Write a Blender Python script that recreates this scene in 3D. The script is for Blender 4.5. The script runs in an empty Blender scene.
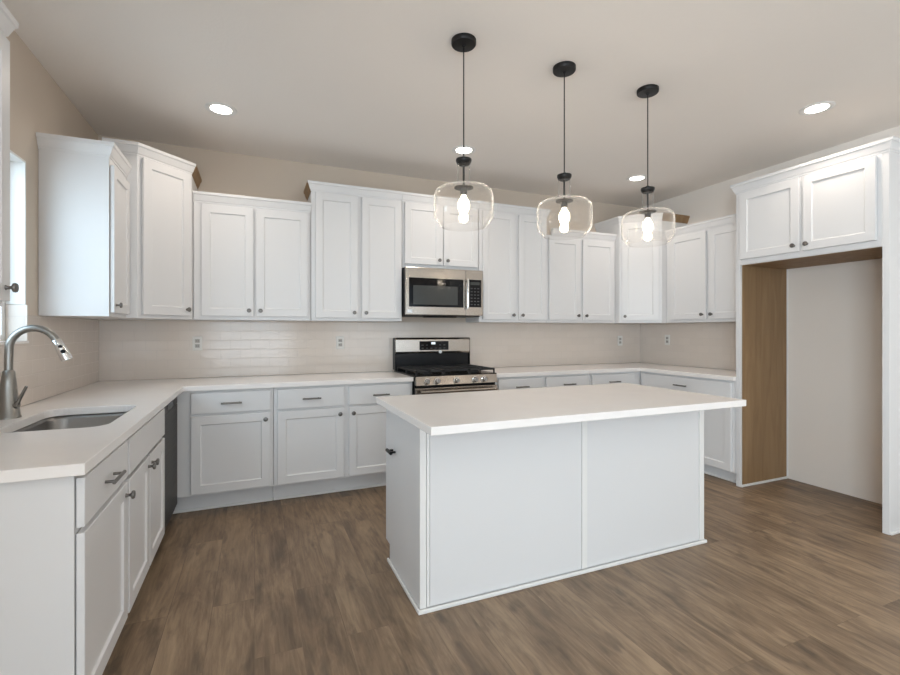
import bpy, bmesh, math
from mathutils import Vector, Matrix
R = math.radians
S = bpy.context.scene
COL = S.collection

# ---------------- camera ----------------
H, F_PX, CY, YAW = 1.30, 463.1, 330.6, 22.88
cam = bpy.data.cameras.new('camera'); cam_o = bpy.data.objects.new('camera', cam); COL.objects.link(cam_o)
cam_o.location = (0, 0, H); cam_o.rotation_euler = (R(90), 0, R(-YAW))
cam.sensor_width = 36; cam.lens = 36 * F_PX / 900; cam.shift_y = (CY - 337.5) / 900; cam.clip_start = .02
S.camera = cam_o

# ---------------- world, daylight, exposure ----------------
XL, YB, XR, ZC, YR = -1.10, 4.296, 4.325, 2.792, -3.2
W = bpy.data.worlds.new('sky'); S.world = W; W.use_nodes = True
nt = W.node_tree; nt.nodes.clear()
tc = nt.nodes.new('ShaderNodeTexCoord'); sx = nt.nodes.new('ShaderNodeSeparateXYZ')
rp = nt.nodes.new('ShaderNodeValToRGB'); bg = nt.nodes.new('ShaderNodeBackground'); wo = nt.nodes.new('ShaderNodeOutputWorld')
rp.color_ramp.elements[0].position = 0.0; rp.color_ramp.elements[0].color = (.86, .93, 1, 1)
rp.color_ramp.elements[1].position = .45; rp.color_ramp.elements[1].color = (.36, .60, .86, 1)
nt.links.new(tc.outputs['Generated'], sx.inputs[0]); nt.links.new(sx.outputs['Z'], rp.inputs[0])
nt.links.new(rp.outputs[0], bg.inputs[0]); nt.links.new(bg.outputs[0], wo.inputs[0]); bg.inputs[1].default_value = 1.0

def area(name, loc, rot, sx_, sy_, power, color, spread=180):
    l = bpy.data.lights.new(name, 'AREA'); l.shape = 'RECTANGLE'; l.size = sx_; l.size_y = sy_
    l.energy = power; l.color = color; l.spread = R(spread)
    o = bpy.data.objects.new(name, l); COL.objects.link(o); o.location = loc; o.rotation_euler = rot; return o
COOL = (.78, .89, 1.0)
# fill lamps added outside unseen rear and left windows; daylight lamp at the sink window
area('daylight_fill_rear', (-.1, YR - .14, 1.25), (R(130), 0, 0), 1.7, 2.0, 52, COOL)
area('daylight_fill_rear', (2.9, YR - .14, 1.25), (R(130), 0, 0), 2.1, 2.0, 26, COOL)
area('daylight_sink', (XL - .55, 2.10, 1.85), (0, R(-84), R(32)), 1.2, 1.3, 28, (.70, .86, 1.0))
area('daylight_fill_left', (XL - .2, -1.6, 1.45), (0, R(-90), 0), 1.5, 1.6, 155, COOL)

S.view_settings.view_transform = 'Standard'; S.view_settings.look = 'None'
S.view_settings.gamma = 1; S.view_settings.use_curve_mapping = False
S.view_settings.exposure = 0.22
S.cycles.max_bounces = 8; S.cycles.diffuse_bounces = 5; S.cycles.transparent_max_bounces = 16
S.cycles.use_denoising = True
S.cycles.sample_clamp_indirect = 4
CAN_W, BULB_W, CAN_EMIT, BULB_EMIT = 2.9, 11.5, 14, 9
WARM = (1, .875, .76)

# ---------------- materials ----------------
def mat(name, col, rough=.5, metal=0, bump=None, noise=None, **kw):
    m = bpy.data.materials.new(name); m.use_nodes = True; n = m.node_tree; b = n.nodes['Principled BSDF']
    b.inputs['Base Color'].default_value = (*col, 1); b.inputs['Roughness'].default_value = rough; b.inputs['Metallic'].default_value = metal
    for k, v in kw.items(): b.inputs[k.replace('_', ' ')].default_value = v
    t = n.nodes.new('ShaderNodeTexCoord')
    if noise:   # (scale, amount): gentle mottling of the base colour
        q = n.nodes.new('ShaderNodeTexNoise'); q.inputs['Scale'].default_value = noise[0]; q.inputs['Detail'].default_value = 4
        mx = n.nodes.new('ShaderNodeMix'); mx.data_type = 'RGBA'
        mx.inputs[6].default_value = (*[c * (1 - noise[1]) for c in col], 1); mx.inputs[7].default_value = (*[min(1, c * (1 + noise[1])) for c in col], 1)
        n.links.new(t.outputs['Object'], q.inputs['Vector']); n.links.new(q.outputs['Fac'], mx.inputs[0]); n.links.new(mx.outputs[2], b.inputs['Base Color'])
    if bump:    # (scale, strength)
        q = n.nodes.new('ShaderNodeTexNoise'); q.inputs['Scale'].default_value = bump[0]; q.inputs['Detail'].default_value = 3
        bp = n.nodes.new('ShaderNodeBump'); bp.inputs['Strength'].default_value = bump[1]; bp.inputs['Distance'].default_value = .002
        n.links.new(t.outputs['Object'], q.inputs['Vector']); n.links.new(q.outputs['Fac'], bp.inputs['Height']); n.links.new(bp.outputs[0], b.inputs['Normal'])
    return m
def brushed(name, col, rough, axis=2):
    m = mat(name, col, rough, 1); n = m.node_tree; b = n.nodes['Principled BSDF']
    t = n.nodes.new('ShaderNodeTexCoord'); mp = n.nodes.new('ShaderNodeMapping'); q = n.nodes.new('ShaderNodeTexNoise')
    sc = [3, 3, 3]; sc[axis] = 260; mp.inputs['Scale'].default_value = sc; q.inputs['Scale'].default_value = 1
    mr = n.nodes.new('ShaderNodeMapRange'); mr.inputs[3].default_value = rough - .07; mr.inputs[4].default_value = rough + .1
    n.links.new(t.outputs['Object'], mp.inputs[0]); n.links.new(mp.outputs[0], q.inputs['Vector']); n.links.new(q.outputs['Fac'], mr.inputs[0]); n.links.new(mr.outputs[0], b.inputs['Roughness'])
    return m
def emit(name, col, s):
    m = mat(name, col, .4); b = m.node_tree.nodes['Principled BSDF']
    b.inputs['Emission Color'].default_value = (*col, 1); b.inputs['Emission Strength'].default_value = s; return m
M = {}
M['paint'] = mat('cabinet_paint', (.755, .75, .75), .38, noise=(3, .012), bump=(90, .03))
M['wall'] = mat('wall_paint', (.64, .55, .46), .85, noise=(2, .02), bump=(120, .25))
M['wall_lit'] = mat('lit_wall_paint', (.84, .78, .72), .85, noise=(2, .02), bump=(120, .25))  # wall paint lightened to stand in for stronger light on the right wall
M['ceiling'] = mat('ceiling_paint', (.86, .81, .76), .9, noise=(1.5, .02), bump=(60, .5))
M['trim'] = mat('trim_paint', (.82, .81, .79), .4, noise=(4, .01))
M['quartz'] = mat('white_quartz', (.90, .865, .84), .16, noise=(7, .035))
M['raw_wood'] = None
M['nickel'] = brushed('dark_nickel', (.20, .19, .18), .34)
M['black_metal'] = mat('black_metal', (.018, .017, .017), .38, .6, bump=(200, .05))
M['steel'] = brushed('stainless_steel', (.40, .36, .32), .22)
M['sink_steel'] = brushed('sink_steel', (.27, .26, .25), .32, 1)
M['dark_steel'] = brushed('dishwasher_steel', (.085, .08, .076), .5)
M['faucet'] = brushed('brushed_nickel', (.30, .29, .27), .32)
M['chrome'] = mat('bright_chrome', (.78, .78, .78), .16, 1)
M['black_glass'] = mat('black_glass', (.006, .006, .007), .06, noise=(5, .1), Specular_IOR_Level=.22)
M['mesh_glass'] = mat('screened_glass', (.055, .058, .056), .13, noise=(300, .2), Specular_IOR_Level=.3)
M['black'] = mat('black_enamel', (.009, .009, .010), .25, noise=(9, .1), Specular_IOR_Level=.2)
M['iron'] = mat('cast_iron', (.018, .018, .019), .6, bump=(150, .3))
M['plate'] = mat('outlet_plastic', (.76, .74, .70), .35, noise=(6, .01))
M['slot'] = mat('socket_plastic', (.42, .40, .37), .5, noise=(6, .02))
M['gasket'] = mat('dark_recess', (.05, .05, .05), .8, noise=(6, .05))
M['can_light'] = emit('lamp_lens', (1, .93, .82), CAN_EMIT)
M['bulb'] = emit('bulb_glow', (1, .86, .64), BULB_EMIT)
M['display'] = emit('clock_display', (.75, .85, .9), .8)
M['keys'] = mat('key_legend', (.06, .06, .065), .4, noise=(5, .05))
M['badge'] = mat('silver_badge', (.6, .6, .6), .3, .8, noise=(5, .05))
M['brick'] = None

def glass(name, tint, base, edge, haze):
    m = bpy.data.materials.new(name); m.use_nodes = True; n = m.node_tree; n.nodes.clear()
    o = n.nodes.new('ShaderNodeOutputMaterial'); mx = n.nodes.new('ShaderNodeMixShader'); tr = n.nodes.new('ShaderNodeBsdfTransparent')
    gl = n.nodes.new('ShaderNodeBsdfGlossy'); fr = n.nodes.new('ShaderNodeLayerWeight'); mr = n.nodes.new('ShaderNodeMapRange')
    nz = n.nodes.new('ShaderNodeTexNoise'); nz.inputs['Scale'].default_value = 14; bp = n.nodes.new('ShaderNodeBump'); bp.inputs['Strength'].default_value = .12; bp.inputs['Distance'].default_value = .01
    n.links.new(nz.outputs['Fac'], bp.inputs['Height']); n.links.new(bp.outputs[0], gl.inputs['Normal'])
    tr.inputs[0].default_value = (*tint, 1); gl.inputs['Roughness'].default_value = .03
    fr.inputs['Blend'].default_value = .5; pw = n.nodes.new('ShaderNodeMath'); pw.operation = 'POWER'; pw.inputs[1].default_value = 4.5; n.links.new(fr.outputs['Facing'], pw.inputs[0]); mr.inputs[3].default_value = base; mr.inputs[4].default_value = edge
    n.links.new(pw.outputs[0], mr.inputs[0]); n.links.new(mr.outputs[0], mx.inputs[0]); n.links.new(tr.outputs[0], mx.inputs[1]); n.links.new(gl.outputs[0], mx.inputs[2])
    tl = n.nodes.new('ShaderNodeBsdfTranslucent'); hz = n.nodes.new('ShaderNodeMixShader'); hm = n.nodes.new('ShaderNodeMapRange'); hm.inputs[3].default_value = haze; hm.inputs[4].default_value = haze * 22; n.links.new(pw.outputs[0], hm.inputs[0]); n.links.new(hm.outputs[0], hz.inputs[0])
    n.links.new(mx.outputs[0], hz.inputs[1]); n.links.new(tl.outputs[0], hz.inputs[2]); n.links.new(hz.outputs[0], o.inputs[0])
    return m
M['glass'] = glass('clear_glass', (.995, .992, .988), .03, .45, .022)
M['pane'] = glass('window_glass', (.96, .98, .98), .05, .75, 0)

def tile_mat():
    m = mat('white_subway_tile', (.7, .66, .62), .14); n = m.node_tree; b = n.nodes['Principled BSDF']
    t = n.nodes.new('ShaderNodeTexCoord'); s = n.nodes.new('ShaderNodeSeparateXYZ'); a = n.nodes.new('ShaderNodeMath'); c = n.nodes.new('ShaderNodeCombineXYZ')
    k = n.nodes.new('ShaderNodeTexBrick'); k.inputs['Scale'].default_value = 1; k.inputs['Brick Width'].default_value = .152; k.inputs['Row Height'].default_value = .0765
    k.inputs['Mortar Size'].default_value = .0018; k.inputs['Mortar Smooth'].default_value = .3; k.offset = .5
    k.inputs['Color1'].default_value = (.72, .64, .57, 1); k.inputs['Color2'].default_value = (.70, .62, .55, 1); k.inputs['Mortar'].default_value = (.63, .56, .50, 1)
    z = n.nodes.new('ShaderNodeMath'); z.inputs[1].default_value = .914; z.operation = 'SUBTRACT'
    n.links.new(t.outputs['Object'], s.inputs[0]); n.links.new(s.outputs[0], a.inputs[0]); n.links.new(s.outputs[1], a.inputs[1]); n.links.new(a.outputs[0], c.inputs[0]); n.links.new(s.outputs[2], z.inputs[0]); n.links.new(z.outputs[0], c.inputs[1])
    n.links.new(c.outputs[0], k.inputs['Vector']); n.links.new(k.outputs['Color'], b.inputs['Base Color'])
    mr = n.nodes.new('ShaderNodeMapRange'); mr.inputs[3].default_value = .13; mr.inputs[4].default_value = .7; n.links.new(k.outputs['Fac'], mr.inputs[0]); n.links.new(mr.outputs[0], b.inputs['Roughness'])
    q = n.nodes.new('ShaderNodeTexNoise'); q.inputs['Scale'].default_value = 9; n.links.new(t.outputs['Object'], q.inputs['Vector'])
    hh = n.nodes.new('ShaderNodeMath'); hh.operation = 'MULTIPLY_ADD'; hh.inputs[1].default_value = -1.0; n.links.new(k.outputs['Fac'], hh.inputs[0]); n.links.new(q.outputs['Fac'], hh.inputs[2])
    bp = n.nodes.new('ShaderNodeBump'); bp.inputs['Strength'].default_value = .35; bp.inputs['Distance'].default_value = .002; n.links.new(hh.outputs[0], bp.inputs['Height']); n.links.new(bp.outputs[0], b.inputs['Normal'])
    return m
M['tile'] = tile_mat()

def floor_mat():
    m = mat('wood_look_planks', (.2, .15, .11), .42); n = m.node_tree; b = n.nodes['Principled BSDF']; L = n.links.new
    def N(t, **k):
        x = n.nodes.new(t)
        for a, v in k.items(): setattr(x, a, v)
        return x
    t = N('ShaderNodeTexCoord'); s = N('ShaderNodeSeparateXYZ'); c = N('ShaderNodeCombineXYZ'); L(t.outputs['Object'], s.inputs[0]); L(s.outputs[1], c.inputs[0]); L(s.outputs[0], c.inputs[1])
    k = N('ShaderNodeTexBrick', offset=.37, offset_frequency=2); k.inputs['Scale'].default_value = 1; k.inputs['Brick Width'].default_value = 1.22; k.inputs['Row Height'].default_value = .182
    k.inputs['Mortar Size'].default_value = .0012; k.inputs['Color1'].default_value = (0, 0, 0, 1); k.inputs['Color2'].default_value = (1, 1, 1, 1); k.inputs['Mortar'].default_value = (.5, .5, .5, 1)
    L(c.outputs[0], k.inputs['Vector'])
    # each plank shifts the grain pattern
    sh = N('ShaderNodeVectorMath', operation='MULTIPLY_ADD'); sh.inputs[1].default_value = (7, 13, 5); L(k.outputs['Color'], sh.inputs[0]); L(t.outputs['Object'], sh.inputs[2])
    def noise(scale, detail, rough, dist=0):
        mp = N('ShaderNodeMapping'); mp.inputs['Scale'].default_value = scale; L(sh.outputs[0], mp.inputs[0])
        q = N('ShaderNodeTexNoise'); q.inputs['Scale'].default_value = 1; q.inputs['Detail'].default_value = detail; q.inputs['Roughness'].default_value = rough; q.inputs['Distortion'].default_value = dist
        L(mp.outputs[0], q.inputs['Vector']); return q
    g1 = noise((46, 3.5, 1), 6, .65, .6); g2 = noise((8, 1.7, 1), 5, .62, .9); g3 = noise((16, 5, 1), 3, .5, .4)
    r = N('ShaderNodeValToRGB'); e = r.color_ramp.elements
    e[0].position = .35; e[0].color = (.122, .080, .049, 1); e[1].position = .66; e[1].color = (.375, .266, .168, 1)
    x = e.new(.5); x.color = (.240, .164, .102, 1)
    a1 = N('ShaderNodeMix', data_type='FLOAT'); a1.inputs[0].default_value = .62; L(g1.outputs['Fac'], a1.inputs[2]); L(g2.outputs['Fac'], a1.inputs[3])
    a2 = N('ShaderNodeMath', operation='MULTIPLY_ADD'); a2.inputs[1].default_value = .07; L(k.outputs['Color'], a2.inputs[0])
    a3 = N('ShaderNodeMath', operation='SUBTRACT'); a3.inputs[1].default_value = .035; L(a1.outputs[0], a2.inputs[2]); L(a2.outputs[0], a3.inputs[0]); L(a3.outputs[0], r.inputs[0])
    kn = N('ShaderNodeMapRange'); kn.inputs[1].default_value = .56; kn.inputs[2].default_value = .74; kn.inputs[3].default_value = 0; kn.inputs[4].default_value = .6; L(g3.outputs['Fac'], kn.inputs[0])
    mk = N('ShaderNodeMix', data_type='RGBA'); mk.inputs[7].default_value = (.075, .052, .038, 1); L(kn.outputs[0], mk.inputs[0]); L(r.outputs[0], mk.inputs[6])
    ms = N('ShaderNodeMix', data_type='RGBA'); ms.inputs[7].default_value = (.05, .035, .025, 1)
    f = N('ShaderNodeMath', operation='MULTIPLY'); f.inputs[1].default_value = .30; L(k.outputs['Fac'], f.inputs[0]); L(f.outputs[0], ms.inputs[0]); L(mk.outputs[2], ms.inputs[6]); L(ms.outputs[2], b.inputs['Base Color'])
    bp = N('ShaderNodeBump'); bp.inputs['Strength'].default_value = .25; bp.inputs['Distance'].default_value = .002; L(g1.outputs['Fac'], bp.inputs['Height']); L(bp.outputs[0], b.inputs['Normal'])
    mr = N('ShaderNodeMapRange'); mr.inputs[3].default_value = .36; mr.inputs[4].default_value = .55; L(g2.outputs['Fac'], mr.inputs[0]); L(mr.outputs[0], b.inputs['Roughness'])
    return m
M['floor'] = floor_mat()

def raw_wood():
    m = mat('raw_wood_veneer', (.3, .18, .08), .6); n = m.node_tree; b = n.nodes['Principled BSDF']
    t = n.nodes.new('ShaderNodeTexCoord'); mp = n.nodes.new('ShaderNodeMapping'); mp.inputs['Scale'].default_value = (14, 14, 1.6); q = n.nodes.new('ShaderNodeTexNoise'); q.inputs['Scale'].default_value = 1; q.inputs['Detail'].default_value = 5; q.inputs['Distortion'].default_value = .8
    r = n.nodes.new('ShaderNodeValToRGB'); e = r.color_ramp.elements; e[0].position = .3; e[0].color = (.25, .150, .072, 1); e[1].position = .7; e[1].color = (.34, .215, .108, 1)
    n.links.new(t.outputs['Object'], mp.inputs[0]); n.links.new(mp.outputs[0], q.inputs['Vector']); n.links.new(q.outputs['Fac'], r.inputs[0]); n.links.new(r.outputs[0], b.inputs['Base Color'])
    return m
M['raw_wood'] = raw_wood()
def brick_mat():
    m = mat('white_brick', (.8, .8, .8), .8); n = m.node_tree; b = n.nodes['Principled BSDF']
    t = n.nodes.new('ShaderNodeTexCoord'); s = n.nodes.new('ShaderNodeSeparateXYZ'); c = n.nodes.new('ShaderNodeCombineXYZ'); k = n.nodes.new('ShaderNodeTexBrick')
    k.inputs['Scale'].default_value = 1; k.inputs['Brick Width'].default_value = .4; k.inputs['Row Height'].default_value = .16; k.inputs['Mortar Size'].default_value = .012
    k.inputs['Color1'].default_value = (.86, .87, .88, 1); k.inputs['Color2'].default_value = (.82, .83, .85, 1); k.inputs['Mortar'].default_value = (.66, .68, .70, 1)
    n.links.new(t.outputs['Object'], s.inputs[0]); n.links.new(s.outputs[1], c.inputs[0]); n.links.new(s.outputs[2], c.inputs[1]); n.links.new(c.outputs[0], k.inputs['Vector']); n.links.new(k.outputs['Color'], b.inputs['Base Color'])
    return m
M['brick'] = brick_mat()

# ---------------- mesh helpers ----------------
class MB:
    def __init__(s): s.bm = bmesh.new()
    def box(s, x0, x1, y0, y1, z0, z1):
        v = [s.bm.verts.new(p) for p in ((x0,y0,z0),(x1,y0,z0),(x1,y1,z0),(x0,y1,z0),(x0,y0,z1),(x1,y0,z1),(x1,y1,z1),(x0,y1,z1))]
        for f in ((0,3,2,1),(4,5,6,7),(0,1,5,4),(1,2,6,5),(2,3,7,6),(3,0,4,7)): s.bm.faces.new([v[i] for i in f])
        return s
    def loops(s, rings, cap0=True, cap1=True):
        vs = [[s.bm.verts.new(p) for p in r] for r in rings]
        for a, b in zip(vs, vs[1:]):
            for i in range(len(a)):
                j = (i + 1) % len(a); s.bm.faces.new((a[i], a[j], b[j], b[i]))
        if cap0: s.bm.faces.new(list(reversed(vs[0])))
        if cap1: s.bm.faces.new(vs[-1])
        return s
    def lathe(s, prof, c=(0,0,0), axis='Z', n=32, cap0=True, cap1=True):
        rings = []
        for r, h in prof:
            ring = []
            for i in range(n):
                a = 2 * math.pi * i / n; u, v = max(r, 1e-5) * math.cos(a), max(r, 1e-5) * math.sin(a)
                if axis == 'Z': p = (c[0]+u, c[1]+v, c[2]+h)
                elif axis == 'Y': p = (c[0]+u, c[1]+h, c[2]+v)
                else: p = (c[0]+h, c[1]+u, c[2]+v)
                ring.append(p)
            rings.append(ring)
        return s.loops(rings, cap0, cap1)
    def tube(s, pts, r, n=12, radii=None):
        pts = [Vector(p) for p in pts]; rings = []; up = None
        for i, p in enumerate(pts):
            d = (pts[min(i+1, len(pts)-1)] - pts[max(i-1, 0)]).normalized()
            if up is None: up = d.orthogonal().normalized()
            up = (up - d * up.dot(d)).normalized(); w = d.cross(up); rr = radii[i] if radii else r
            rings.append([tuple(p + (up * math.cos(2*math.pi*k/n) + w * math.sin(2*math.pi*k/n)) * rr) for k in range(n)])
        return s.loops(rings)
    def prism(s, poly, z0, z1):
        return s.loops([[(x, y, z0) for x, y in poly], [(x, y, z1) for x, y in poly]])
    def front(s, x0, x1, z0, z1, y=-.0035, t=.02, rail=None, rec=.009):
        """door or drawer front facing -y; rail = width of frame round a recessed panel"""
        def r(i, yy): return [(x0+i, yy, z0+i), (x1-i, yy, z0+i), (x1-i, yy, z1-i), (x0+i, yy, z1-i)]
        L = [r(0, y), r(0, y-t+.002), r(.002, y-t)]
        if rail: L += [r(rail, y-t), r(rail+.004, y-t+rec-.002), r(rail+.008, y-t+rec)]
        return s.loops(L)
    def done(s, name, m, parent=None, smooth=False, bevel=0, mods=None):
        bmesh.ops.recalc_face_normals(s.bm, faces=s.bm.faces)
        me = bpy.data.meshes.new(name); s.bm.to_mesh(me); s.bm.free(); me.materials.append(M[m] if isinstance(m, str) else m)
        o = bpy.data.objects.new(name, me); COL.objects.link(o)
        if parent: o.parent = parent
        if smooth:
            for p in me.polygons: p.use_smooth = True
            e = o.modifiers.new('edges', 'EDGE_SPLIT'); e.split_angle = R(smooth if smooth is not True else 40)
        if bevel:
            b = o.modifiers.new('bevel', 'BEVEL'); b.width = bevel; b.segments = 2; b.limit_method = 'ANGLE'
        return o
def empty(name, loc, rz=0):
    o = bpy.data.objects.new(name, None); COL.objects.link(o); o.location = loc; o.rotation_euler = (0, 0, R(rz)); o.empty_display_size = .1; return o
def tag(o, label, cat, group=None):
    o['label'] = label; o['category'] = cat
    if group: o['group'] = group
    return o
def struct(o): o['kind'] = 'structure'; return o
def rrect(x0, x1, y0, y1, r, n=6):
    p = []
    for cx_, cy_, a0 in ((x1-r, y0+r, -90), (x1-r, y1-r, 0), (x0+r, y1-r, 90), (x0+r, y0+r, 180)):
        for i in range(n+1):
            a = R(a0 + 90*i/n); p.append((cx_ + r*math.cos(a), cy_ + r*math.sin(a)))
    return p

# ---------------- room shell ----------------
T = .15
struct(MB().box(XL-T, XR+T, YR-T, YB+T, -.1, 0).done('floor', 'floor'))
struct(MB().box(XL-T, XR+T, YR-T, YB+T, ZC, ZC+.1).done('ceiling', 'ceiling'))
struct(MB().box(XL-T, XR+T, YB, YB+T, 0, ZC).done('wall_back', 'wall'))
struct(MB().box(XR, XR+T, YR, YB, 0, ZC).done('wall_right', 'wall_lit'))
WY0, WY1, WZ0, WZ1 = 2.09, 3.09, 1.235, 2.185
b = MB()
b.box(XL-T, XL, WY1, YB, 0, ZC).box(XL-T, XL, WY0, WY1, 0, WZ0).box(XL-T, XL, WY0, WY1, WZ1, ZC)
b.box(XL-T, XL, -.7, WY0, 0, ZC).box(XL-T, XL, -2.5, -.7, 0, .5).box(XL-T, XL, -2.5, -.7, 2.4, ZC).box(XL-T, XL, YR, -2.5, 0, ZC)
struct(b.done('wall_left', 'wall'))
b = MB()
for x0, x1 in ((XL-T, -1.0), (.8, 1.8), (4.0, XR+T)): b.box(x0, x1, YR-T, YR, 0, ZC)
for x0, x1 in ((-1.0, .8), (1.8, 4.0)): b.box(x0, x1, YR-T, YR, 2.45, ZC).box(x0, x1, YR-T, YR, 0, .15)
struct(b.done('wall_rear', 'wall'))
def window(n, axis, c, a0, a1, z0, z1):
    """frame set in the wall thickness; axis 'X': in a wall of constant x"""
    root = struct(empty('window_%d' % n, (0, 0, 0)))
    def bx(m, u0, u1, w0, w1, z0_, z1_):
        return m.box(c+w0, c+w1, u0, u1, z0_, z1_) if axis == 'X' else m.box(u0, u1, c+w0, c+w1, z0_, z1_)
    f = MB(); q = .045
    bx(f, a0, a0+q, -.03, .03, z0, z1); bx(f, a1-q, a1, -.03, .03, z0, z1); bx(f, a0+q, a1-q, -.03, .03, z0, z0+q); bx(f, a0+q, a1-q, -.03, .03, z1-q, z1)
    if a1 - a0 > 1.2: mid = (a0+a1)/2; bx(f, mid-.03, mid+.03, -.03, .03, z0+q, z1-q)
    f.done('window_frame', 'trim', root, bevel=.002)
    bx(MB(), a0+q, a1-q, -.004, .004, z0+q, z1-q).done('window_pane', 'pane', root)
window(1, 'X', XL-.11, WY0, WY1, WZ0, WZ1)
w1 = bpy.data.objects['window_1']
MB().box(XL-.079, XL, WY1-.010, WY1-.0005, 1.436, WZ1-.001).box(XL-.079, XL, WY0+.0005, WY0+.010, 1.436, WZ1-.001).box(XL-.079, XL, WY0+.010, WY1-.010, WZ1-.012, WZ1-.001).done('window_jamb', 'trim', w1)
MB().box(XL-.079, XL+.008, WY1-.010, WY1-.0005, WZ0, 1.434).box(XL-.079, XL+.008, WY0+.0005, WY0+.010, WZ0, 1.434).done('tiled_reveal', 'tile', w1)
MB().box(XL-.079, XL+.016, WY0+.010, WY1-.010, WZ0-.001, WZ0+.012).done('window_sill', 'quartz', w1)
window(2, 'X', XL-.11, -2.5, -.7, .5, 2.4)  # this and the next two: unseen windows added for the fill daylight
window(3, 'Y', YR-.09, -1.0, .8, .15, 2.45)
window(4, 'Y', YR-.09, 1.8, 4.0, .15, 2.45)
# tile backsplash, one continuous field per wall
def splash(name, f, label):
    o = f.done(name, 'tile'); tag(o, label, 'backsplash', None); return o
ZT = 1.381
splash('tile_backsplash', MB().box(XL+.009, XR-.009, YB-.009, YB-.001, .916, ZT), 'long white subway tile backsplash on the back wall behind the range')
splash('tile_backsplash', MB().box(XL+.001, XL+.008, 1.66, WY0, .916, ZT).box(XL+.001, XL+.008, WY0, WY1, .916, WZ0-.002).box(XL+.001, XL+.008, WY1, YB-.001, .916, ZT), 'white subway tile backsplash on the left wall behind the faucet')
splash('tile_backsplash', MB().box(XR-.008, XR-.001, 2.645, YB-.001, .916, ZT), 'short white subway tile backsplash on the right wall beside the refrigerator space')

# ---------------- handles ----------------
def knob(x, z, parent, y=-.0235, m='nickel'):
    MB().lathe([(.0085, 0), (.0065, -.004), (.0055, -.014), (.008, -.018), (.0155, -.021), (.0165, -.026), (.0145, -.030), (.006, -.032)], (x, y, z), 'Y', 20).done('knob', m, parent, smooth=True)
def pull(x, z, parent, y=-.0235, L=.135, m='nickel'):
    b = MB(); b.tube([(x-L/2, y-.030, z), (x+L/2, y-.030, z)], .0062, 12)
    for s in (-1, 1): b.tube([(x+s*(L/2-.018), y, z), (x+s*(L/2-.018), y-.030, z)], .005, 10)
    b.done('pull', m, parent, smooth=True)
def crown(path, z, parent, brown_segs=()):
    """crown moulding swept with mitres; outward is to the right of travel"""
    prof = [(-.015, 0), (.004, 0), (.005, .010), (.010, .015), (.024, .054), (.030, .059), (.031, .079), (-.015, .079)]
    P = [Vector(p) for p in path]; rings = []
    for i, p in enumerate(P):
        ds = []
        if i > 0: ds.append((P[i]-P[i-1]).normalized())
        if i < len(P)-1: ds.append((P[i+1]-P[i]).normalized())
        ns = [Vector((d.y, -d.x)) for d in ds]
        n = ns[0] if len(ns) == 1 else (ns[0]+ns[1]) / (1 + ns[0].dot(ns[1]))
        rings.append([(p.x+n.x*o, p.y+n.y*o, z+h) for o, h in prof])
    o = MB().loops(rings).done('crown_molding', 'paint', parent)
    if brown_segs:   # brown veneer material on the short returns
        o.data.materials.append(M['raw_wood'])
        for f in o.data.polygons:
            if len(f.vertices) == 4 and len({v // 8 for v in f.vertices}) == 2 and min(v // 8 for v in f.vertices) in brown_segs: f.material_index = 1
RAIL = .058
def fronts(root, L):
    """L: (kind, x0, x1, z0, z1, handle) with handle None | 'p' (pull) | 'l'/'r' knob side + 't'/'b'"""
    for kind, x0, x1, z0, z1, h in L:
        o = MB().front(x0, x1, z0, z1, rail=RAIL if kind == 'door' else None).done(kind, 'paint', root)
        if h == 'p': pull((x0+x1)/2, (z0+z1)/2 - .002, o)
        elif h:
            kx = x0+.032 if h[0] == 'l' else x1-.032; kz = z1-.045 if h[1] == 't' else z0+.045
            knob(kx, kz, o)
G = .0015
def cabinet(kind, label, loc, rz, w, d, z0, z1, fr, crown_path=None, toe=None, group=None, hollow=False, brown_segs=()):
    root = tag(empty(kind, loc, rz), label, 'cabinet', group)
    b = MB()
    if hollow:
        b.box(G, .02, .02, d, z0, z1).box(w-.02, w-G, .02, d, z0, z1).box(.02, w-.02, .02, d, z0, z0+.02).box(.02, w-.02, d-.01, d, z0+.02, z1)
        b.box(G, .04, 0, .02, z0, z1).box(w-.04, w-G, 0, .02, z0, z1).box(.04, w-.04, 0, .02, z1-.04, z1).box(.04, w-.04, 0, .02, z0, z0+.04).box(w/2-.02, w/2+.02, 0, .02, z0+.04, z1-.04)
    else: b.box(G, w-G, 0, d, z0, z1)
    b.done('cabinet_body', 'paint', root, bevel=.0012)
    fronts(root, fr)
    if crown_path: crown(crown_path, z1-.01, root, brown_segs)
    if toe:
        t = MB().box(G, w-G, toe, d, .001, z0); t.done('toe_kick', 'paint', root)
        MB().box(G, w-G, toe-.014, toe-.0005, .001, .018).done('shoe_molding', 'trim', root, bevel=.004)
    return root

# ---------------- base cabinets ----------------
CT, CU = .914, .879
YF = YB - .61               # face frame plane of the back run
XF = XL + .61               # of the left run
D = .608
# left run (faces +x: local x runs along world +y)
cabinet('base_cabinet', 'white base cabinet with a drawer over one door at the sink counter end', (XF, 1.685, 0), 90, .535, D, .14, CU,
        [('drawer', .010, .520, .715, .862, 'p'), ('door', .010, .520, .155, .697, 'rt')], toe=.08)
cabinet('base_cabinet', 'white double door base cabinet with a plain false drawer front under the sink', (XF, 2.22, 0), 90, .825, D, .14, CU,
        [('false_drawer', .015, .81, .715, .862, None), ('door', .015, .405, .155, .697, 'rt'), ('door', .42, .81, .155, .697, 'lt')], toe=.08, hollow=True)
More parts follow.
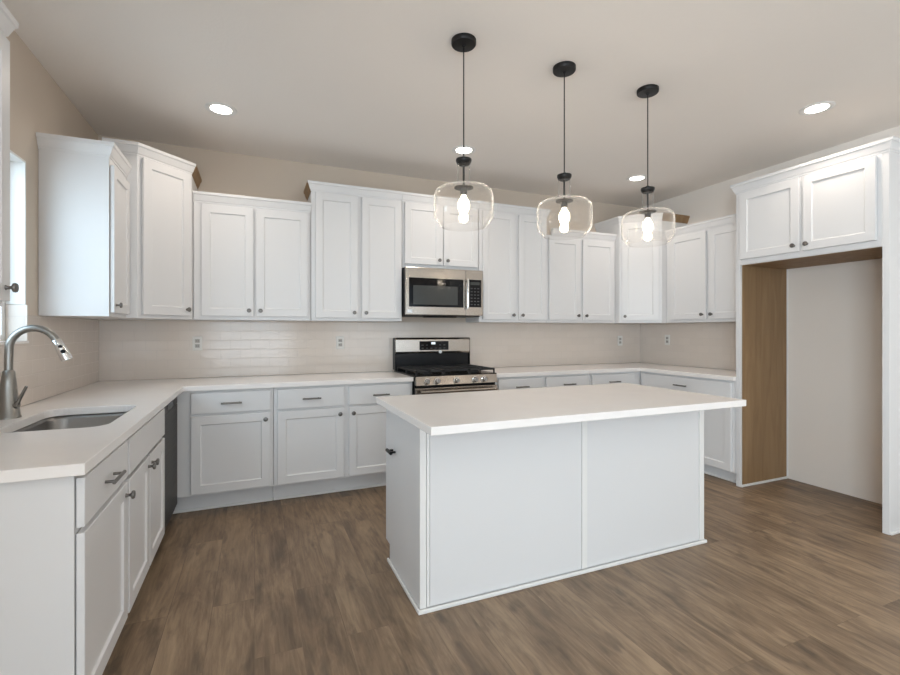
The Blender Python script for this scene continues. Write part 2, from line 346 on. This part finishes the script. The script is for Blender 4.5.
# back run
x0 = XL + .002
cabinet('base_cabinet', 'white corner base cabinet with one drawer and one wide door beside the dishwasher', (x0, YF, 0), 0, .13-x0, D, .14, CU,
        [('drawer', -.408-x0, .107-x0, .715, .860, 'p'), ('door', -.408-x0, .107-x0, .155, .697, 'rt')], toe=.11)
cabinet('base_cabinet', 'white base cabinet with two drawers and two doors left of the gas range', (.13, YF, 0), 0, 1.085, D, .14, CU,
        [('drawer', .026, .515, .715, .860, 'p'), ('door', .026, .515, .155, .697, 'rt'), ('drawer', .555, 1.06, .715, .860, 'p'), ('door', .555, 1.06, .155, .697, 'lt')], toe=.11)
cabinet('base_cabinet', 'white base cabinet with two drawers right of the gas range, half hidden by the island', (1.987, YF, 0), 0, 1.063, D, .14, CU,
        [('drawer', .033, .505, .715, .860, 'p'), ('door', .033, .505, .155, .697, 'rt'), ('drawer', .545, 1.045, .715, .860, 'p'), ('door', .545, 1.045, .155, .697, 'lt')], toe=.11)
cabinet('base_cabinet', 'white corner base cabinet with one narrow drawer in the far right corner', (3.052, YF, 0), 0, XR-.002-3.052, D, .14, CU,
        [('drawer', .018, .548, .715, .860, 'p'), ('door', .018, .548, .155, .697, 'lt')], toe=.11)
# right run (faces -x: local x runs along world -y)
XFR = XR - .61
cabinet('base_cabinet', 'white base cabinet with one wide drawer over double doors beside the refrigerator space', (XFR, YF-.003, 0), -90, 1.038, D, .10, CU,
        [('drawer', .035, 1.01, .715, .860, 'p'), ('door', .035, .516, .112, .697, 'rt'), ('door', .53, 1.01, .112, .697, 'lt')], toe=.07)

# dishwasher
dw = tag(empty('dishwasher', (XF, 3.048, 0), 90), 'dark stainless dishwasher under the counter between sink and corner', 'dishwasher')
MB().box(0, .60, .03, .57, .10, .872).done('tub', 'black', dw)
MB().box(.002, .598, -.003, .028, .115, .80).done('door', 'dark_steel', dw, bevel=.003)
MB().box(.002, .598, -.003, .028, .803, .868).done('control_panel', 'dark_steel', dw, bevel=.003)
MB().box(.20, .42, -.0045, -.002, .812, .850).done('pocket_handle', 'black', dw, bevel=.001)
MB().box(.0, .60, .07, .09, .001, .10).done('toe_panel', 'gasket', dw)

# ---------------- countertops ----------------
def counter(poly, hole, name, label):
    bm = bmesh.new()
    def ring(pts):
        v = [bm.verts.new((x, y, CU)) for x, y in pts]
        return [bm.edges.new((v[i], v[(i+1) % len(v)])) for i in range(len(v))]
    es = ring(poly) + (ring(hole) if hole else [])
    r = bmesh.ops.triangle_fill(bm, use_beauty=True, use_dissolve=False, edges=es)
    fs = [g for g in r['geom'] if isinstance(g, bmesh.types.BMFace)]
    e = bmesh.ops.extrude_face_region(bm, geom=fs)
    bmesh.ops.translate(bm, vec=(0, 0, CT-CU), verts=[g for g in e['geom'] if isinstance(g, bmesh.types.BMVert)])
    m = MB(); m.bm.free(); m.bm = bm; o = m.done(name, 'quartz', bevel=.002)
    return tag(o, label, 'countertop')
SX0, SX1, SY0, SY1 = -.925, -.555, 2.266, 2.86
xf, yf = XL+.645, YB-.645
counter([(XL+.002, 1.655), (xf, 1.655), (xf, yf), (1.213, yf), (1.213, YB-.002), (XL+.002, YB-.002)], rrect(SX0, SX1, SY0, SY1, .07),
        'countertop', 'white quartz countertop with the sink cut-out, running round the left corner to the range')
counter([(1.988, yf), (XR-.645, yf), (XR-.645, 2.645), (XR-.002, 2.645), (XR-.002, YB-.002), (1.988, YB-.002)], None,
        'countertop', 'white quartz countertop from the range round the right corner to the refrigerator space')

# sink
sk = tag(empty('sink', ((SX0+SX1)/2, (SY0+SY1)/2, .68)), 'stainless steel undermount sink in the left counter', 'sink')
cx_, cy_ = (SX0+SX1)/2, (SY0+SY1)/2
def rr(ex, r, z): return [(x-cx_, y-cy_, z-.68) for x, y in rrect(SX0-ex, SX1+ex, SY0-ex, SY1+ex, r)]
MB().loops([rr(.016, .085, .8765), rr(-.0, .07, .8765), rr(-.004, .07, .86), rr(-.012, .07, .71), rr(-.03, .06, .695), rr(-.15, .02, .690)], cap0=False).done('basin', 'sink_steel', sk, smooth=60)
bpy.data.objects['basin'].modifiers.new('thickness', 'SOLIDIFY').thickness = .0012
MB().lathe([(.045, .013), (.045, .017), (.036, .017), (.032, .0135), (.008, .0135), (.006, .022), (.001, .022)], (0, 0, 0), n=28).done('drain', 'chrome', sk, smooth=True)

# faucet
fx_, fy_ = -1.0, 2.64
fc = tag(empty('faucet', (fx_, fy_, CT)), 'brushed nickel gooseneck pull-down faucet standing behind the sink', 'faucet')
MB().lathe([(.043, 0.0005), (.043, .006), (.040, .010), (.0265, .16), (.022, .205), (.016, .212)], n=28).done('base', 'faucet', fc, smooth=True)
pts = [(0, 0, .20), (0, 0, .25), (.001, 0, .285)]
for i in range(1, 14):
    a = R(180 - 12*i); pts.append((.088 + .088*math.cos(a), 0, .30 + .097*math.sin(a)))
MB().tube(pts, .0155, 16).done('spout', 'faucet', fc, smooth=True)
e0, e1 = Vector(pts[-1]), (Vector(pts[-1]) - Vector(pts[-2])).normalized()
e1 = (e1 + Vector((.05, 0, -.25))).normalized()
sp = MB().tube([e0 - e1*.004, e0, e0 + e1*.03, e0 + e1*.085, e0 + e1*.095, e0+e1*.097], 0, 18, radii=[.0165, .018, .020, .024, .023, .018]).done('spray_head', 'chrome', fc, smooth=True)
perp = Vector((-e1.z, 0, e1.x)); perp = perp if perp.x > 0 else -perp
nb = Vector((.35, -.9, .1)).normalized()
for k, (t, r) in enumerate(((.030, .0075), (.055, .0095))):
    c = e0 + e1*t + nb*.0185
    MB().tube([c, c + nb*.006], r, 14).done('spray_button', 'black', sp, smooth=True)
MB().tube([(.012, -.01, .055), (.040, -.018, .060)], .014, 14).done('valve', 'faucet', fc, smooth=True)
MB().tube([(.036, -.017, .062), (.046, -.021, .085), (.072, -.028, .140)], 0, 12, radii=[.008, .007, .0055]).done('lever', 'faucet', fc, smooth=True)

# ---------------- range ----------------
RX0, RX1 = 1.2185, 1.9825; RW = RX1 - RX0
rg = tag(empty('gas_range', (RX0, YB-.68, 0)), 'stainless steel gas range with black cast iron grates between the white base cabinets', 'range')
# local: x 0..RW, y 0 front .. .665 back
MB().box(.004, RW-.004, .035, .655, .04, .905).done('body', 'black', rg, bevel=.002)
for x in (.05, RW-.05):
    for y in (.08, .60): MB().lathe([(.018, .0005), (.018, .042)], (x, y, 0), n=12).done('foot', 'black', rg)
MB().box(.001, RW-.001, .012, .640, .905, .925).done('cooktop', 'black', rg, bevel=.004)
b = MB().loops([[(.004, .035, .845), (RW-.004, .035, .845), (RW-.004, .035, .918), (.004, .035, .918)], [(.004, -.012, .845), (RW-.004, -.012, .845), (RW-.004, .012, .918), (.004, .012, .918)]])
b.done('control_panel', 'steel', rg, bevel=.002)
for x in (.098, .19, .365, .54, .628):
    kb = MB().lathe([(.026, 0), (.026, -.005), (.021, -.008), (.019, -.030), (.016, -.034), (.001, -.034)], (x, -.003, .880), 'Y', 22).done('control_knob', 'chrome', rg, smooth=True)
    MB().box(x-.003, x+.003, -.045, -.031, .862, .898).done('grip', 'chrome', kb, bevel=.001)
dr = MB().box(.004, RW-.004, .0, .034, .20, .822).done('oven_door', 'steel', rg, bevel=.004)
MB().box(.12, RW-.12, -.003, .001, .36, .68).done('oven_window', 'black_glass', dr, bevel=.002)
b = MB(); b.tube([(.03, -.048, .795), (RW-.03, -.048, .795)], .0135, 16)
for x in (.06, RW-.06): b.tube([(x, 0, .795), (x, -.048, .795)], .010, 10)
b.done('handle', 'steel', dr, smooth=True)
MB().box(.004, RW-.004, .002, .034, .045, .19).done('storage_drawer', 'steel', rg, bevel=.004)
# backguard
MB().box(.003, RW-.003, .600, .662, .925, 1.085).done('backguard_base', 'black', rg, bevel=.002)
prof = [(.585, 1.082), (.578, 1.10), (.578, 1.215), (.590, 1.232), (.662, 1.232), (.662, 1.082)]
MB().loops([[(-.002, y, z) for y, z in prof], [(RW+.002, y, z) for y, z in prof]]).done('backguard', 'steel', rg, bevel=.003)
for xa, xb in ((-.0055, -.0025), (RW+.0025, RW+.0055)):
    MB().box(xa, xb, .580, .661, .93, 1.228).done('end_cap', 'black', rg, bevel=.001)
dp = MB().box(.235, .535, .5745, .577, 1.112, 1.198).done('display_panel', 'black_glass', rg, bevel=.001)
MB().box(.355, .395, .5735, .5743, 1.168, 1.188).done('clock_digits', 'display', dp)
for i in range(6):
    for j in range(2):
        if i in (2, 3) and j: continue
        MB().box(.255+i*.045, .275+i*.045, .5737, .5744, 1.128+j*.03, 1.133+j*.03).done('touch_key', 'keys', dp)
MB().lathe([(.016, 0), (.016, -.002), (.001, -.002)], (.45, .578, 1.094), 'Y', 16).done('badge', 'badge', rg)
# burners and grates
for bx_, by_, r in ((.155, .17, .042), (.155, .46, .036), (RW/2, .31, .046), (RW-.155, .17, .046), (RW-.155, .46, .030)):
    MB().lathe([(r+.012, .925), (r+.010, .934), (r, .935), (r, .944), (r-.006, .948), (.001, .948)], (bx_, by_, 0), n=24).done('burner', 'iron', rg, smooth=True)
for g0, g1 in ((.012, .258), (.262, RW-.262), (RW-.258, RW-.012)):
    b = MB(); h0, h1 = .952, .966; y0, y1 = .03, .585; w = .011
    b.box(g0, g0+w, y0, y1, h0, h1).box(g1-w, g1, y0, y1, h0, h1).box(g0, g1, y0, y0+w, h0, h1).box(g0, g1, y1-w, y1, h0, h1)
    m_ = (g0+g1)/2
    b.box(m_-w/2, m_+w/2, y0, y1, h0, h1+.002)
    for yy in (.10, .17, .24, .31, .38, .46, .53): b.box(g0, g1, yy-w/2, yy+w/2, h0, h1)
    for xx in (g0, g1-w):
        for yy in (y0, y1-w, .30): b.box(xx, xx+w, yy, yy+w, .925, h0)
    b.done('grate', 'iron', rg)

# ---------------- microwave ----------------
MZ0, MZ1 = 1.440, 1.862
mw = tag(empty('microwave', (RX0, YB-.40, MZ0)), 'stainless over-the-range microwave with a black glass door', 'microwave')
hh = MZ1 - MZ0
MB().box(.003, RW-.003, .022, .399, .012, hh).done('case', 'black', mw, bevel=.002)
d = MB().loops([[(.002, .021, .0), (.585, .021, .0), (.585, .021, hh), (.002, .021, hh)], [(.002, .002, .0), (.585, .002, .0), (.585, .002, hh), (.002, .002, hh)], [(.006, 0, .004), (.583, 0, .004), (.583, 0, hh-.004), (.006, 0, hh-.004)]]).done('door', 'steel', mw)
MB().box(.034, .560, -.003, .001, .072, hh-.092).done('door_glass', 'black_glass', d, bevel=.001)
MB().box(.072, .500, -.0045, -.0035, .092, .262).done('window_screen', 'mesh_glass', d)
MB().tube([(.592, -.028, .060), (.592, -.034, .10), (.592, -.034, .30), (.592, -.028, .335)], .011, 14).done('handle', 'chrome', d, smooth=True)
for z in (.075, .318): MB().tube([(.578, .001, z), (.592, -.030, z)], .007, 8).done('handle_mount', 'chrome', d, smooth=True)
MB().box(.587, RW-.002, 0, .021, .0, hh).done('side_frame', 'steel', mw, bevel=.002)
kp = MB().box(.612, .744, -.003, .0, .078, hh-.088).done('keypad', 'black_glass', mw, bevel=.001)
MB().box(.630, .726, -.0042, -.0032, .285, .312).done('display', 'mesh_glass', kp)
for i in range(3):
    for j in range(6): MB().box(.634+i*.034, .652+i*.034, -.0040, -.0032, .098+j*.030, .106+j*.030).done('key', 'keys', kp)
MB().box(.020, .062, -.002, .0, .018, .046).done('badge', 'badge', d)
MB().box(.02, RW-.02, .03, .39, -.010, .011).done('vent_bottom', 'dark_steel', mw, bevel=.004)
MB().box(.20, .50, .012, .10, -.022, -.011).done('vent_lip', 'black', mw, bevel=.004)

# ---------------- wall cabinets ----------------
UB, LOW, TALL = 1.383, 2.285, 2.468
YU = YB - .305; DU = .303
cabinet('wall_cabinet', 'low white double door wall cabinet between the left corner cabinet and the taller pair', (-.428, YU, 0), 0, .858, DU, UB, LOW,
        [('door', .055, .420, 1.412, 2.262, 'rb'), ('door', .440, .832, 1.412, 2.262, 'lb')], [(0, 0), (.858, 0)])
cabinet('wall_cabinet', 'tall white double door wall cabinet left of the microwave', (.432, YU, 0), 0, .785, DU, UB, TALL,
        [('door', .034, .384, 1.408, 2.450, 'rb'), ('door', .421, .774, 1.408, 2.450, 'lb')], [(0, DU), (0, 0), (.785, 0)], brown_segs=(0,))
cabinet('wall_cabinet', 'short white double door wall cabinet directly above the microwave', (1.2185, YU, 0), 0, .764, DU, 1.864, TALL,
        [('door', .020, .378, 1.900, 2.450, 'rb'), ('door', .396, .748, 1.900, 2.450, 'lb')], [(0, 0), (.764, 0)])
cabinet('wall_cabinet', 'tall white double door wall cabinet right of the microwave', (1.984, YU, 0), 0, .775, DU, UB, TALL,
        [('door', .036, .396, 1.408, 2.450, 'rb'), ('door', .436, .762, 1.408, 2.450, 'lb')], [(0, 0), (.775, 0), (.775, DU)])
cabinet('wall_cabinet', 'low white double door wall cabinet left of the right corner cabinet', (2.76, YU, 0), 0, .893, DU, UB, LOW,
        [('door', .020, .405, 1.412, 2.262, 'rb'), ('door', .445, .868, 1.412, 2.262, 'lb')], [(.062, 0), (.893, 0)])
# left wall cabinets
XU = XL + .325
cabinet('wall_cabinet', 'low white single door wall cabinet on the left wall beside the sink window', (XU, 3.232, 0), 90, YB-.672-3.232, .323, UB, LOW+.028,
        [('door', .012, .372, 1.405, 2.262, 'lb')], [(0, .323), (0, 0), (YB-.672-3.232, 0)])
cabinet('wall_cabinet', 'white wall cabinet on the near side of the sink window, at the left edge', (XL+.305, 1.66, 0), 90, .40, .303, UB, 2.312,
        [('door', .012, .388, 1.40, 2.290, 'rb')], [(0, .303), (0, 0), (.40, 0), (.40, .303)])
# right wall cabinet
cabinet('wall_cabinet', 'low white double door wall cabinet on the right wall beside the refrigerator enclosure', (XR-.305, YB-.672, 0), -90, YB-.672-2.645, .303, UB, LOW,
        [('door', .055, .475, 1.412, 2.262, 'rb'), ('door', .510, .93, 1.412, 2.262, 'lb')], [(0, 0), (YB-.672-2.645, 0)])
# diagonal corner cabinets
def corner(label, side, da, db, knob_side):
    if side < 0:
        A, B = Vector((XL+da, YB-db)), Vector((XL+db, YB-da)); rz = math.degrees(math.atan2(B.y-A.y, B.x-A.x))
        poly = [(XL+.002, YB-.002), (XL+.002, YB-db), tuple(A), tuple(B), (XL+db, YB-.002)]
    else:
        A, B = Vector((XR-db, YB-da)), Vector((XR-da, YB-db)); rz = math.degrees(math.atan2(B.y-A.y, B.x-A.x))
        poly = [(XR-db, YB-.002), tuple(A), tuple(B), (XR-.002, YB-db), (XR-.002, YB-.002)]
    root = tag(empty('corner_wall_cabinet', (A.x, A.y, 0), rz), label, 'cabinet')
    inv = Matrix.Rotation(-R(rz), 2)
    loc = [tuple(inv @ (Vector(p) - A)) for p in poly]
    MB().prism(loc, UB, TALL).done('cabinet_body', 'paint', root, bevel=.0012)
    w = (B-A).length
    fronts(root, [('door', .026, w-.026, 1.408, 2.450, knob_side)])
    if side < 0: loc[1] = tuple(inv @ (Vector((XL+.20, YB-db)) - A))
    crown([loc[i] for i in ((1, 2, 3, 4) if side < 0 else (0, 1, 2, 3))], TALL-.01, root, brown_segs=(2,))
corner('tall white diagonal corner wall cabinet with a single door in the left corner', -1, .385, .67, 'rb')
corner('tall white diagonal corner wall cabinet with a single door in the far right corner', 1, .375, .67, 'lb')

# ---------------- refrigerator enclosure ----------------
FX = 3.714; FY1, FY0 = 2.641, 1.625
fe = tag(empty('refrigerator_enclosure', (FX, FY1, 0), -90), 'tall white refrigerator enclosure with double doors above an empty bay', 'cabinet')
FW, FD = FY1-FY0, XR-FX-.003; PT = .036; FT = 2.452; FB = 1.842
for xa, xb in ((0, PT), (FW-PT, FW)): MB().box(xa, xb, 0, FD, .001, FT).done('side_panel', 'paint', fe, bevel=.0012)
bd = MB().box(PT+.0005, FW-PT-.0005, .02, FD, FB+.004, FT).box(PT+.0005, FW-PT-.0005, 0, .02, FB, FT).done('cabinet_body', 'paint', fe, bevel=.001)
v = MB().box(PT+.0005, PT+.004, .022, FD-.012, .02, FB-.001).done('inner_veneer', 'raw_wood', fe); v['label'] = 'brown unfinished wood inner face'
v = MB().box(FW-PT-.004, FW-PT-.0005, .022, FD-.012, .02, FB-.001).done('inner_veneer', 'raw_wood', fe); v['label'] = 'brown unfinished wood inner face'
v = MB().box(PT+.006, FW-PT-.006, .024, FD-.012, FB-.003, FB+.003).done('bottom_veneer', 'raw_wood', fe); v['label'] = 'brown unfinished wood underside'
MB().box(PT+.0005, PT+.014, .002, FD-.014, .001, .019).done('shoe_molding', 'trim', fe, bevel=.004)
MB().box(PT+.0005, PT+.012, FD-.011, FD, .02, FB-.002).done('scribe_molding', 'trim', fe, bevel=.001)
MB().box(FW+.0005, FW+.013, .002, FD, .001, .019).done('shoe_molding', 'trim', fe, bevel=.004)
fronts(fe, [('door', .046, .498, 1.885, 2.428, 'rb'), ('door', .522, .956, 1.885, 2.428, 'lb')])
crown([(0, FD), (0, 0), (FW, 0), (FW, FD)], FT-.012, fe)

# ---------------- island ----------------
IX0, IX1, IY0, IY1 = .700, 2.540, 2.012, 2.63
il = tag(empty('kitchen_island', (IX0, IY0, 0)), 'white paneled kitchen island standing in the middle of the floor', 'island')
w, d = IX1-IX0, IY1-IY0
MB().box(.012, w-.012, .012, d-.02, .10, CU).box(.012, w-.012, .012, d-.10, .001, .10).done('cabinet_body', 'paint', il)
MB().box(.05, .915, .004, .0115, .02, CU-.002).done('back_panel', 'paint', il)
MB().box(.955, w-.04, .004, .0115, .02, CU-.002).done('back_panel', 'paint', il)
MB().box(.918, .952, -.001, .0115, .02, CU-.002).done('batten', 'trim', il, bevel=.0015)
MB().box(-.001, .030, -.001, .0115, .02, CU-.002).done('corner_trim', 'trim', il, bevel=.0015)
MB().box(.033, .047, .0, .0115, .02, CU-.002).done('corner_trim', 'trim', il, bevel=.0015)
MB().box(w-.037, w+.001, -.001, .0115, .02, CU-.002).done('corner_trim', 'trim', il, bevel=.0015)
pr = [(.012, .001), (d-.10, .001), (d-.10, .10), (d-.02, .10), (d-.02, CU-.002), (.012, CU-.002)]
for xa in (0, w-.0115): MB().loops([[(xa, y, z) for y, z in pr], [(xa+.0115, y, z) for y, z in pr]]).done('end_panel', 'paint', il)
MB().box(-.013, w+.013, -.014, -.0015, .001, .020).done('shoe_molding', 'trim', il, bevel=.004)
MB().box(-.013, -.0015, 0, d-.085, .001, .020).done('shoe_molding', 'trim', il, bevel=.004)
MB().box(w+.0015, w+.013, 0, d-.10, .001, .020).done('shoe_molding', 'trim', il, bevel=.004)
# cabinet fronts on the range side
for k in range(3):
    xa = w - (.02 + k*.60); xb = xa - .575
    o = MB().front(xb, xa, .72, .862, rail=None).done('drawer', 'paint', il); o.location = (w, d-.02, 0); o.rotation_euler = (0, 0, math.pi)
    pull((xa+xb)/2, .79, o)
    o = MB().front(xb, xa, .115, .70, rail=RAIL).done('door', 'paint', il); o.location = (w, d-.02, 0); o.rotation_euler = (0, 0, math.pi)
    knob(xb+.03, .65, o)
# black bar pull on the left end
b = MB(); b.tube([(-.030, .385, .645), (-.030, .465, .645)], .0095, 12)
for y in (.402, .448): b.tube([(-.001, y, .645), (-.030, y, .645)], .006, 8)
hd = b.done('handle', 'black_metal', il, smooth=True); hd['label'] = 'short black pull'
tag(MB().box(.650, 2.525, 1.735, 2.650, CU, CT).done('countertop', 'quartz', bevel=.002), 'white quartz slab countertop on the kitchen island', 'countertop')

# ---------------- outlets ----------------
def outlet(loc, rz, label):
    o = tag(empty('wall_outlet', loc, rz), label, 'outlet')
    MB().box(-.036, .036, -.006, 0, -.058, .058).done('cover_plate', 'plate', o, bevel=.002)
    for z in (-.02, .02):
        s = MB().box(-.017, .017, -.0078, -.0062, z-.0145, z+.0145).done('receptacle', 'slot', o, bevel=.001)
        for x in (-.007, .006): MB().box(x-.001, x+.001, -.0084, -.0079, z-.005, z+.006).done('slot', 'black', s)
outlet((-.43, YB-.0095, 1.195), 0, 'white outlet on the back backsplash under the low wall cabinet near the left corner')
outlet((.72, YB-.0095, 1.19), 0, 'white outlet on the back backsplash left of the gas range')
outlet((4.0, YB-.0095, 1.18), 0, 'white outlet on the back backsplash close to the right corner')
outlet((XR-.0085, 3.88, 1.195), -90, 'white outlet on the right wall backsplash')

# ---------------- recessed ceiling lights ----------------
def can(x, y, label):
    o = tag(empty('recessed_light', (x, y, ZC)), label, 'ceiling light', 'recessed ceiling lights')
    MB().lathe([(.098, -.0005), (.098, -.003), (.090, -.006), (.072, -.007), (.065, -.003), (.065, -.0005)], n=40).done('trim_ring', 'trim', o, smooth=True)
    MB().lathe([(.064, -.0005), (.064, -.0035), (.001, -.0045)], n=32).done('lens', 'can_light', o)
    l = bpy.data.lights.new('can_lamp', 'AREA'); l.shape = 'DISK'; l.size = .13; l.energy = CAN_W; l.color = WARM; l.spread = R(150)
    q = bpy.data.objects.new('can_lamp', l); COL.objects.link(q); q.parent = o; q.location = (0, 0, -.012)
can(-.208, 3.473, 'round recessed ceiling light above the left counter, leftmost of the four')
can(1.594, 3.481, 'round recessed ceiling light in front of the microwave, behind the nearest pendant cord')
can(3.446, 3.462, 'round recessed ceiling light beside the farthest pendant cord, toward the right corner')
can(3.474, 1.904, 'round recessed ceiling light in front of the refrigerator enclosure')
# three unseen fittings of the same kind, added behind the camera for fill light
for k, (x, y) in enumerate(((-.208, -.2), (3.474, -.2), (1.6, -1.4))):
    can(x, y, ('round recessed ceiling light added for fill behind the camera over the left aisle', 'round recessed ceiling light added for fill behind the camera on the right side', 'round recessed ceiling light added for fill behind the camera in the middle of the room')[k])

# ---------------- pendants ----------------
def pendant(x, y, label):
    o = tag(empty('pendant_light', (x, y, ZC)), label, 'pendant light', 'clear glass pendants over the island')
    z = lambda h: h - ZC
    MB().lathe([(.064, -.0005), (.064, -.020), (.060, -.025), (.010, -.027), (.008, -.034), (.003, -.036)], n=36).done('canopy', 'black_metal', o, smooth=True)
    MB().tube([(0, 0, -.03), (0, 0, z(2.19))], .0032, 8).done('cord', 'black_metal', o, smooth=True)
    MB().lathe([(.004, z(2.196)), (.012, z(2.192)), (.014, z(2.183)), (.040, z(2.181)), (.041, z(2.172)), (.036, z(2.160)), (.028, z(2.152)), (.005, z(2.150))], n=28).done('neck_cap', 'black_metal', o, smooth=True)
    MB().tube([(0, 0, z(2.16)), (0, 0, z(2.03))], .0055, 10).done('stem', 'black_metal', o, smooth=True)
    prof = [(.034, 2.160), (.0335, 2.10), (.034, 2.055), (.040, 2.047), (.100, 2.038), (.130, 2.029), (.146, 2.015), (.152, 1.998), (.154, 1.980), (.154, 1.890), (.150, 1.875), (.116, 1.835)]
    inner = [(r-.003, h+(-.0025 if h > 2.02 and r > .036 else 0)) for r, h in reversed(prof)]
    MB().lathe([(r, z(h)) for r, h in prof + [(.1145, 1.8335)] + inner + [(.034, 2.160)]], n=48, cap0=False, cap1=False).done('glass_shade', 'glass', o, smooth=True)
    sk_ = MB().lathe([(.004, z(2.038)), (.049, z(2.036)), (.049, z(2.032)), (.020, z(2.030)), (.018, z(2.026)), (.018, z(2.000)), (.015, z(1.996)), (.002, z(1.996))], n=28).done('socket', 'black_metal', o, smooth=True)
    MB().lathe([(.012, z(1.9955)), (.014, z(1.985)), (.021, z(1.975)), (.0275, z(1.963)), (.0305, z(1.948)), (.0300, z(1.934)), (.0255, z(1.920)), (.0190, z(1.909)), (.0190, z(1.901)), (.0235, z(1.890)), (.0240, z(1.876)), (.0195, z(1.863)), (.010, z(1.857)), (.001, z(1.855))], n=24).done('bulb', 'bulb', o, smooth=True)
    l = bpy.data.lights.new('bulb_lamp', 'POINT'); l.energy = BULB_W; l.color = WARM; l.shadow_soft_size = .03
    q = bpy.data.objects.new('bulb_lamp', l); COL.objects.link(q); q.parent = o; q.location = (0, 0, z(1.925))
    l.use_shadow = True
pendant(.991, 2.167, 'leftmost and nearest of the three clear glass pendant lights over the island')
pendant(1.617, 2.166, 'middle clear glass pendant light over the island')
pendant(2.241, 2.164, 'farthest and rightmost of the three clear glass pendant lights over the island')
